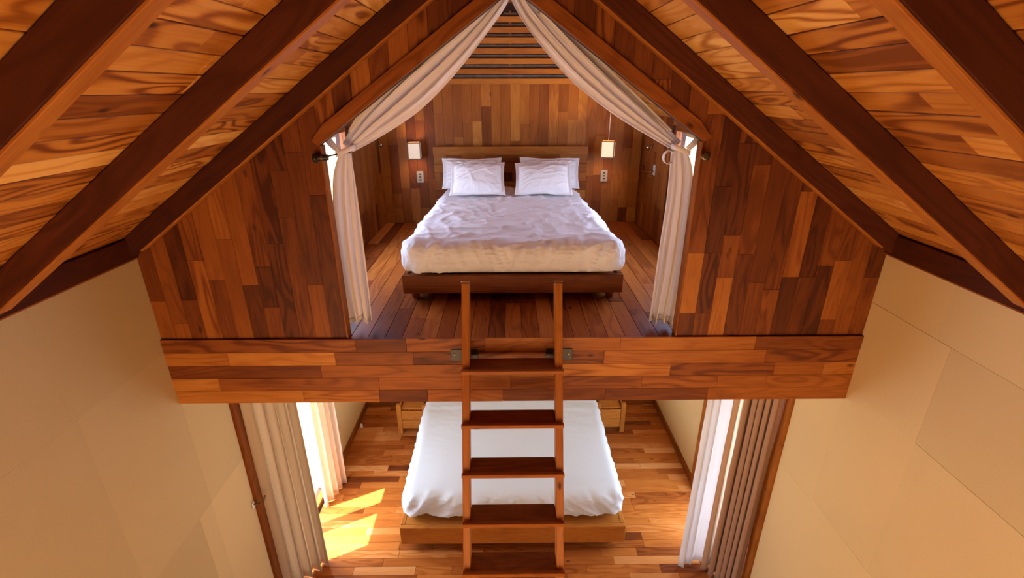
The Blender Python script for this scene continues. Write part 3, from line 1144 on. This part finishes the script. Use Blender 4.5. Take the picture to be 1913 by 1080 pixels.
# nightstands
for s, side in ((-1, 'left'), (1, 'right')):
    ns = thing('nightstand', 'small two-plank honey timber nightstand beside the lower bed, %s of it' % side, 'nightstand', (s * 1.29, 5.56, 0), 0, 'nightstands by the lower bed')
    NT = (0.68, 0.45, 0)
    for (px, py) in ((s * 1.475, 5.375), (s * 1.475, 5.745), (s * 1.14, 5.375), (s * 1.14, 5.745)):
        board('post', M['furniture'], ns, (px, py, 0.225), (0, 0, 1), (1, 0, 0), (0.45, 0.062, 0.062), NT, 0.006)
    board('side_panel', M['furniture'], ns, (s * 1.485, 5.56, 0.22), (0, 1, 0), (0, 0, 1), (0.30, 0.28, 0.02), NT)
    board('side_panel', M['furniture'], ns, (s * 1.13, 5.56, 0.22), (0, 1, 0), (0, 0, 1), (0.30, 0.28, 0.02), NT)
    board('top', M['furniture'], ns, (s * 1.308, 5.56, 0.372), (1, 0, 0), (0, 1, 0), (0.270, 0.36, 0.022), NT)
    for zc in (0.147, 0.288):
        board('drawer_front', M['furniture'], ns, (s * 1.308, 5.362, zc), (1, 0, 0), (0, 0, 1), (0.268, 0.136, 0.02), (0.7 + random.uniform(-0.06, 0.06), 0.5, 0))

# ------------------------------------------------------------------ ladder
lad = thing('loft_ladder', 'steep timber ladder with broad treads leaning on the loft edge', 'ladder', (0, 1.3, 0))
TAN = 0.4065
up = Vector((0, TAN, 1)).normalized()           # along the stiles
fwd = Vector((0, -1, TAN)).normalized()         # front of the stiles
LX0, LX1 = -0.300, 0.279
SWD, SDP = 0.044, 0.085
P_top = Vector((0, 2.615, 3.245))
stile_len = 3.245 / up.z
for x in (LX0 + SWD / 2, LX1 - SWD / 2):
    c = P_top - up * (stile_len / 2) - fwd * (SDP / 2)
    c.x = x
    st = board('stile', M['furniture'], lad, c, up, (1, 0, 0), (stile_len - 0.03, SWD, SDP), (0.56, 0.35, 0), 0.005)
    cc = P_top - fwd * (SDP / 2)
    cc.x = x
    board('end_cap', M['chrome'], lad, cc - up * 0.008, up, (1, 0, 0), (0.008, SWD + 0.001, SDP + 0.001), None, 0.002)
zt = 2.784
zs = [2.784, 2.500, 2.241, 1.983, 1.722, 1.464, 1.206, 0.948, 0.690, 0.432, 0.174]
for z in zs:
    yf = 2.398 + (z - 2.784) * TAN        # front edge of the tread
    tm = frame_mat(((LX0 + LX1) / 2, yf + 0.068, z - 0.012), (1, 0, 0), (0, 1, 0))
    bm = box_bm(LX1 - LX0 - 2 * SWD, 0.136, 0.024, 0.002)
    td = obj('tread', bm, M['furniture'], lad, tm, (0.30, 0.5, 0))
    obj('nosing', box_bm(LX1 - LX0 + 0.004, 0.026, 0.025, 0.003), M['furniture'], td, tm @ Matrix.Translation((0, -0.0685, 0)), (0.46, 0.4, 0))

# brackets that hold the ladder
for (xa, xb, side) in ((-0.379, -0.215, 'left'), (0.190, 0.352, 'right')):
    br = thing('ladder_bracket', 'dark metal hook plate screwed to the board fascia at the %s ladder stile' % side, 'bracket', ((xa + xb) / 2, FD, 2.78), 0, 'ladder hook plates')
    obj('plate', box_bm(xb - xa, 0.006, 0.078, 0.002, 1, ((xa + xb) / 2, FD - 0.003, 2.78)), M['metal'], br)
    for fx in (0.14, 0.5, 0.86):
        x = xa + (xb - xa) * fx
        bm = bmesh.new()
        bmesh.ops.create_cone(bm, cap_ends=True, segments=12, radius1=0.006, radius2=0.006, depth=0.006)
        obj('screw', bm, M['bronze'], br, Matrix.Translation((x, FD - 0.008, 2.785)) @ Matrix.Rotation(PI / 2, 4, 'X'))
    xl = LX0 + SWD / 2 if side == 'left' else LX1 - SWD / 2
    obj('hook', box_bm(0.03, 0.05, 0.012, 0.003, 1, (xl, FD - 0.020, 2.752)), M['metal'], br)

# ------------------------------------------------------------------ loft drapes: swag from the ridge to the tie, then a fall to the floor
DY = 2.705
SW_L = dict(
    up=[(-0.10, 4.74), (-0.144, 4.652), (-0.262, 4.566), (-0.423, 4.469), (-0.604, 4.348), (-0.799, 4.160), (-0.915, 3.993)],
    lo=[(-0.020, 4.74), (-0.030, 4.653), (-0.147, 4.504), (-0.311, 4.325), (-0.497, 4.160), (-0.700, 4.035), (-0.866, 3.949)],
    out=[(-0.935, 3.945), (-0.995, 3.82), (-1.030, 3.523), (-1.032, 3.234), (-1.015, 2.945)],
    inn=[(-0.866, 3.945), (-0.861, 3.675), (-0.860, 3.365), (-0.862, 3.15), (-0.866, 2.950)])
SW_R = dict(
    up=[(0.08, 4.74), (0.124, 4.653), (0.216, 4.581), (0.365, 4.459), (0.551, 4.302), (0.746, 4.137), (0.905, 3.996)],
    lo=[(-0.004, 4.74), (0.001, 4.653), (0.101, 4.512), (0.279, 4.326), (0.420, 4.215), (0.611, 4.092), (0.846, 3.964)],
    out=[(0.935, 3.955), (0.985, 3.851), (1.000, 3.616), (0.998, 3.30), (0.975, 2.925)],
    inn=[(0.853, 3.955), (0.858, 3.676), (0.846, 3.398), (0.838, 3.15), (0.830, 2.930)])


def drape(S, s, label, seed):
    root = thing('bed_drape', label, 'curtain', (s * 0.9, DY, LF), 0, 'drapes of the loft opening')
    V3 = lambda L: [(a, 0, b) for a, b in L]

    def sect(A, B, i, j, nf, amp, ph):
        a = lerp_path(V3(A), i)
        b = lerp_path(V3(B), i)
        wd = (b - a).length
        # cloth lies in deep folds along the run: sections bunch unevenly
        jj = j + 0.045 * math.sin(2 * PI * nf * j + ph)
        p = a.lerp(b, jj)
        return p, wd

    def swag(i, j):
        p, wd = sect(S['up'], S['lo'], i, j, 4, 0, seed)
        k = min(1, wd / 0.22)
        ph = seed + 1.5 * i + 0.9 * noise.noise(Vector((i * 2.2, j * 1.5, seed)))
        yv = 0.016 * k * math.sin(2 * PI * 4.0 * j + ph) + 0.007 * math.sin(2 * PI * 9.0 * j + 2 * ph) + 0.012 * noise.noise(Vector((i * 5, j * 6, seed)))
        bulge = -0.05 * math.sin(PI * j) * k
        hide = 0.0
        return Vector((p.x, DY + yv + bulge + 0.03 + hide, p.z))

    def fall(i, j):
        p, wd = sect(S['out'], S['inn'], i, j, 3, 0, seed)
        ph = seed + 0.8 * noise.noise(Vector((i * 1.5, seed, 0)))
        am = 0.010 + 0.022 * min(1, i * 1.6)
        yv = am * math.sin(2 * PI * 3.5 * j + ph) + 0.4 * am * math.sin(2 * PI * 8.0 * j + ph * 2)
        px = p.x + 0.006 * math.sin(2 * PI * 3.5 * j + ph + 1.2)
        return Vector((px, DY + yv + 0.01, p.z + 0.012 * i * math.sin(2 * PI * 2 * j + ph)))
    thicken(obj('swag', cloth_grid(60, 46, swag), M['drape'], root, smooth=True), 0.002)
    fo = thicken(obj('fall', cloth_grid(50, 44, fall), M['drape'], root, smooth=True), 0.002)

    # stitched hem at the foot of the fall
    def hem(i, j):
        q = fall(0.955 + 0.045 * i, j)
        q.y -= 0.004
        return q
    thicken(obj('hem', cloth_grid(4, 44, hem), M['drape'], fo, smooth=True), 0.002)

    # gathered heading flap that overlaps the swag near its top
    def flap(i, j):
        q = swag(0.26 + 0.66 * i, 0.04 + 0.40 * j * (1 - 0.5 * i))
        q.y -= 0.016 + 0.010 * math.sin(PI * j)
        q.z += 0.004
        return q
    thicken(obj('flap', cloth_grid(40, 18, flap), M['drape'], root, smooth=True), 0.002)
    # tie band wrapped round the gather and drawn up to the jamb
    ax, az = s * 0.898, 3.957
    pts = []
    bm = bmesh.new()
    ring = []
    for k in range(28):
        t = 2 * PI * k / 28
        ring.append(Vector((ax + 0.050 * math.cos(t), DY + 0.005 + 0.052 * math.sin(t), az - s * 0.0 - 0.018 * math.cos(t) * s)))
    rows_ = []
    for q in ring:
        rows_.append([bm.verts.new(q + Vector((0, 0, h))) for h in (-0.014, 0.0, 0.014)])
    for k in range(28):
        a, b = rows_[k], rows_[(k + 1) % 28]
        for m_ in range(2):
            bm.faces.new((a[m_], b[m_], b[m_ + 1], a[m_ + 1]))
    bmesh.ops.recalc_face_normals(bm, faces=bm.faces)
    tb = thicken(obj('tie_band', bm, M['drape'], root, smooth=True), 0.006)
    # band up to the jamb corner
    e0 = Vector((s * 0.915, DY - 0.052, 3.965))
    e1 = Vector((s * 0.978, DY - 0.02, 4.022))

    def strap(i, j):
        q = e0.lerp(e1, i)
        n_ = Vector((-(e1 - e0).z, 0, (e1 - e0).x)).normalized()
        q = q + n_ * (j - 0.5) * (0.026 + 0.014 * i)
        q.y += 0.004 * math.sin(2 * PI * 2 * j) - 0.010 * math.sin(PI * i)
        return q
    thicken(obj('strap', cloth_grid(10, 9, strap), M['drape'], tb, smooth=True), 0.004)
    if s > 0:
        # loose loop of the tie standing out below the knot
        lp = []
        for k in range(15):
            t = PI * (0.15 + 1.6 * k / 14)
            lp.append(Vector((0.853 - 0.020 + 0.028 * math.cos(t), DY - 0.01, 3.918 + 0.034 * math.sin(t))))

        def loop(i, j):
            q = lp[int(round(i * 14))].copy()
            q.y += (j - 0.5) * 0.035
            return q
        thicken(obj('loop', cloth_grid(15, 5, loop), M['drape'], tb, smooth=True), 0.003)
    return root


drape(SW_L, -1, 'off-white swagged drape tied back at the left jamb of the loft opening', 0.6)
drape(SW_R, 1, 'off-white swagged drape tied back at the right jamb of the loft opening', 2.1)

# tie-back pegs on the jambs
for s, side, xw, mt_ in ((-1, 'left', OPX0, 'metal'), (1, 'right', OPX1, 'bronze')):
    pg = thing('tieback_peg', 'short dark metal curtain peg on the %s jamb of the loft opening' % side, 'peg', (xw, D - 0.02, 3.935), 0, 'tie-back pegs of the loft opening')
    if s < 0:
        x0 = xw - 0.028
        obj('rosette', tube_bm([(x0, D - 0.026, 3.935), (x0 + 0.012, D - 0.026, 3.936), (x0 + 0.02, D - 0.026, 3.936)], [0.022, 0.024, 0.018], 20), M['metal'], pg, smooth=True)
        obj('rod', tube_bm([(x0 + 0.02, D - 0.026, 3.936), (x0 + 0.072, D - 0.024, 3.939)], 0.0155, 16), M['metal'], pg)
        obj('collar', tube_bm([(x0 + 0.040, D - 0.026, 3.937), (x0 + 0.048, D - 0.026, 3.9375)], 0.0175, 16), M['bronze'], pg)
        obj('pin', tube_bm([(x0 + 0.07, D - 0.024, 3.944), (x0 + 0.105, D + 0.02, 3.949)], 0.004, 8), M['metal'], pg)
    else:
        obj('plate', box_bm(0.028, 0.006, 0.040, 0.002, 1, (xw + 0.024, D - 0.021, 3.938)), M['ink'], pg)
        obj('rod', tube_bm([(xw + 0.03, D - 0.030, 3.938), (xw + 0.0, D - 0.040, 3.938)], 0.012, 16), M['bronze'], pg)
        obj('knob', tube_bm([(xw + 0.002, D - 0.026, 3.938), (xw - 0.002, D - 0.058, 3.938), (xw - 0.002, D - 0.062, 3.938)], [0.013, 0.021, 0.014], 18), M['bronze'], pg, smooth=True)
        obj('knob_recess', tube_bm([(xw - 0.002, D - 0.0615, 3.938), (xw - 0.002, D - 0.064, 3.938)], 0.009, 14), M['ink'], pg)

# ------------------------------------------------------------------ lower curtains


def curtain(label, path, ztop, zbot, folds, amp, m, seed, flare=0.15, group=None, pleat=False):
    pts = [(a, b, 0) for a, b in path]
    n = folds * 12 + 1

    def fn(i, j):
        p = lerp_path(pts, j)
        q = lerp_path(pts, min(1, j + 0.01)) - lerp_path(pts, max(0, j - 0.01))
        nr = Vector((-q.y, q.x, 0)).normalized()
        ph = 2 * PI * folds * (j + 0.020 * math.sin(5 * j + seed) * (0.5 + i)) + seed
        a = amp * (1 + flare * i) * (0.8 + 0.4 * noise.noise(Vector((j * folds, 0.5, seed))))
        d = a * (math.sin(ph) + 0.22 * math.sin(2 * ph + seed + 1.5 * i))
        if pleat:
            d = a * (1 - 2 * abs(math.cos(ph / 2)) ** 0.5)
        tn = q.normalized() * (0.25 * a * math.sin(2 * ph))
        w = 0.005 * noise.noise(Vector((j * 8, i * 7, seed)))
        r_ = p + nr * (d + w) + tn
        return Vector((r_.x, r_.y, ztop + (zbot - ztop) * i))
    o = thicken(obj('curtain', cloth_grid(30, n, fn), m, None, smooth=True), 0.003)
    return tag(o, label, 'curtain', group)


ct = FB - 0.006
curtain('long grey-beige linen curtain bunched in front of the left window', [(-2.035, 3.10), (-1.985, 3.20), (-1.93, 3.28), (-1.87, 3.36), (-1.80, 3.43)], ct, 0.012, 5, 0.055, M['linen'], 0.8)
curtain('cream curtain at the far side of the left window by the baseboard', [(-2.045, 4.10), (-2.02, 4.24), (-1.985, 4.38), (-1.945, 4.52)], ct, 0.012, 5, 0.030, M['cream'], 2.2)
curtain('white sheer curtain, foremost of the stack at the right window', [(1.595, 3.33), (1.66, 3.36), (1.74, 3.385), (1.90, 3.41)], ct, 0.015, 3, 0.024, M['sheer'], 1.1)
curtain('smooth beige curtain between the white sheer and the taupe folds', [(1.80, 3.315), (1.83, 3.325), (1.86, 3.33), (1.90, 3.33)], ct, 0.015, 1, 0.018, M['beige'], 2.6)
curtain('taupe curtain in tight deep folds beside the right window casing', [(1.865, 3.29), (1.93, 3.24), (1.99, 3.18), (2.045, 3.11)], ct, 0.015, 5, 0.055, M['taupe'], 3.0, pleat=True)

# hook of the left curtain on the casing
hk = thing('curtain_hook', 'small pale metal curtain hook on the left window casing', 'hook', (-W + 0.03, 3.0, 1.18))
obj('base', box_bm(0.012, 0.03, 0.05, 0.003, 1, (-W + 0.012, 3.0, 1.18)), M['white'], hk)
obj('arm', tube_bm([(-W + 0.015, 3.0, 1.19), (-W + 0.05, 3.01, 1.185), (-W + 0.085, 3.03, 1.20), (-W + 0.095, 3.045, 1.235)], 0.008, 10), M['bronze'], hk, smooth=True)
ds = thing('door_stop', 'tiny white door stop on the floor along the left baseboard', 'door stop', (-W + 0.05, 5.50, 0))
obj('base', tube_bm([(-W + 0.05, 5.50, 0), (-W + 0.05, 5.50, 0.015)], 0.022, 14), M['white'], ds)
obj('knob', tube_bm([(-W + 0.05, 5.50, 0.015), (-W + 0.05, 5.50, 0.04), (-W + 0.05, 5.50, 0.05)], [0.012, 0.018, 0.012], 14), M['white'], ds, smooth=True)

# ------------------------------------------------------------------ bedside lamps


def shade_lamp(label, ctr, w, dep, h, lit, cord_top, rz):
    root = thing('bedside_lamp', label, 'lamp', (ctr[0], ctr[1], ctr[2] - h / 2), rz)
    base = WM[root]
    m = M['shade_lit'] if lit else M['shade_dim']
    L = lambda p: base @ Matrix.Translation((p[0], p[1], p[2] + h / 2))
    t = 0.005
    for (cx, cy, sx, sy) in ((0, -dep / 2, w, t), (0, dep / 2, w, t), (-w / 2, 0, t, dep), (w / 2, 0, t, dep)):
        obj('shade_panel', box_bm(sx - 0.002, sy - 0.002 if sy == dep else sy, h - 0.012), m, root, L((cx, cy, 0)))
    for sx in (-1, 1):
        for sy in (-1, 1):
            obj('frame_post', box_bm(0.011, 0.011, h, 0.0015), M['shade_frame'], root, L((sx * w / 2, sy * dep / 2, 0)))
    for zz in (-1, 1):
        for sy in (-1, 1):
            obj('frame_rail', box_bm(w - 0.012, 0.010, 0.010, 0.0015), M['shade_frame'], root, L((0, sy * dep / 2, zz * (h / 2 - 0.005))))
        for sx in (-1, 1):
            obj('frame_rail', box_bm(0.010, dep - 0.012, 0.010, 0.0015), M['shade_frame'], root, L((sx * w / 2, 0, zz * (h / 2 - 0.005))))
    if cord_top:
        obj('cord', tube_bm([(0, 0, h / 2 - 0.005), (0.004, 0.0, cord_top - ctr[2])], 0.0032, 8), M['cord'], root, L((0, 0, 0)))
        obj('canopy', tube_bm([(0.004, 0, cord_top - ctr[2] - 0.0), (0.004, 0, cord_top - ctr[2] + 0.02)], [0.03, 0.03], 16), M['shade_frame'], root, L((0, 0, 0)))
        obj('bulb', tube_bm([(0, 0, h / 2 - 0.01), (0, 0, 0.02), (0, 0, -0.01)], [0.012, 0.024, 0.012], 12), M['white'], root, L((0, 0, 0)))
        obj('spider', box_bm(w - 0.01, 0.006, 0.006), M['shade_frame'], root, L((0, 0, h / 2 - 0.005)))
    else:
        obj('wall_mount', box_bm(0.05, 0.03, 0.07, 0.002, 1, (0, dep / 2 + 0.012, 0)), M['shade_frame'], root, L((0, 0, 0)))
    pl = bpy.data.lights.new('lamp_bulb', 'POINT')
    pl.energy = 7.0 if lit else 2.2
    pl.color = (1.0, 0.62, 0.30)
    pl.shadow_soft_size = 0.03
    po = bpy.data.objects.new('lamp_bulb', pl)
    link(po, root, base @ Matrix.Translation((0, 0, h / 2)))
    return root


shade_lamp('square lit paper pendant lamp hanging at the right of the loft headboard', (0.993, 5.15, 3.695), 0.125, 0.125, 0.165, True, ROOF - SL * 0.993 - 0.02, -0.28)
shade_lamp('square dim paper wall lamp at the left of the loft headboard', (-0.995, 5.245, 3.677), 0.125, 0.11, 0.17, False, None, 0.10)
# supply wire beside the pendant
# ------------------------------------------------------------------ small fittings in the loft
for (cx, cz, side, rows_) in ((-0.970, 3.392, 'left', 3), (1.006, 3.398, 'right', 3)):
    sw = thing('switch_plate', 'cream switch plate with dark marks on the boards below the %s lamp' % side, 'switch', (cx, LB, cz), 0, 'switch plates of the loft')
    obj('plate', box_bm(0.074, 0.010, 0.122, 0.003, 1, (cx, LB - 0.006, cz)), M['plate'], sw)
    for k in range(rows_):
        zz = cz + 0.030 - 0.030 * k
        obj('rocker', box_bm(0.022, 0.004, 0.014, 0.001, 1, (cx, LB - 0.012, zz)), M['ink'], sw)
for (s, yy, zz, side) in ((-1, 5.22, 3.75, 'left'), (1, 4.90, 3.75, 'right')):
    sp_ = thing('wall_spot', 'tiny chrome spotlight on the %s side wall of the loft' % side, 'spotlight', (s * LW, yy, zz), 0, 'spotlights on the loft side walls')
    x0 = s * LW
    obj('base', tube_bm([(x0, yy, zz), (x0 - s * 0.012, yy, zz)], 0.022, 14), M['chrome'], sp_)
    obj('head', tube_bm([(x0 - s * 0.012, yy, zz), (x0 - s * 0.045, yy - 0.005, zz - 0.008), (x0 - s * 0.065, yy - 0.01, zz - 0.02)], [0.012, 0.02, 0.024], 14), M['chrome'], sp_, smooth=True)
    if s < 0:
        continue
    sd = bpy.data.lights.new('louvre_fill', 'SPOT')  # added fill aimed up to brighten the louvre
    sd.energy = 55.0
    sd.color = (1.0, 0.72, 0.42)
    sd.spot_size = 1.0
    sd.spot_blend = 0.8
    sd.shadow_soft_size = 0.025
    q = Vector((x0 - s * 0.08, yy - 0.012, zz - 0.0))
    sob = bpy.data.objects.new('louvre_fill', sd)
    link(sob, sp_, Matrix.Translation(q) @ (Vector((0, LB - 0.05, 4.62)) - q).to_track_quat('-Z', 'Y').to_matrix().to_4x4())
rk = thing('wall_hook', 'small plate with a dark bent arm on the right side wall of the loft', 'hook', (LW, 4.78, 3.53))
obj('plate', box_bm(0.008, 0.07, 0.10, 0.002, 1, (LW - 0.005, 4.78, 3.54)), M['plate'], rk)
obj('arm', tube_bm([(LW - 0.008, 4.79, 3.525), (LW - 0.05, 4.86, 3.51), (LW - 0.055, 4.98, 3.505), (LW - 0.055, 5.0, 3.56)], 0.007, 8), M['bronze'], rk, smooth=True)
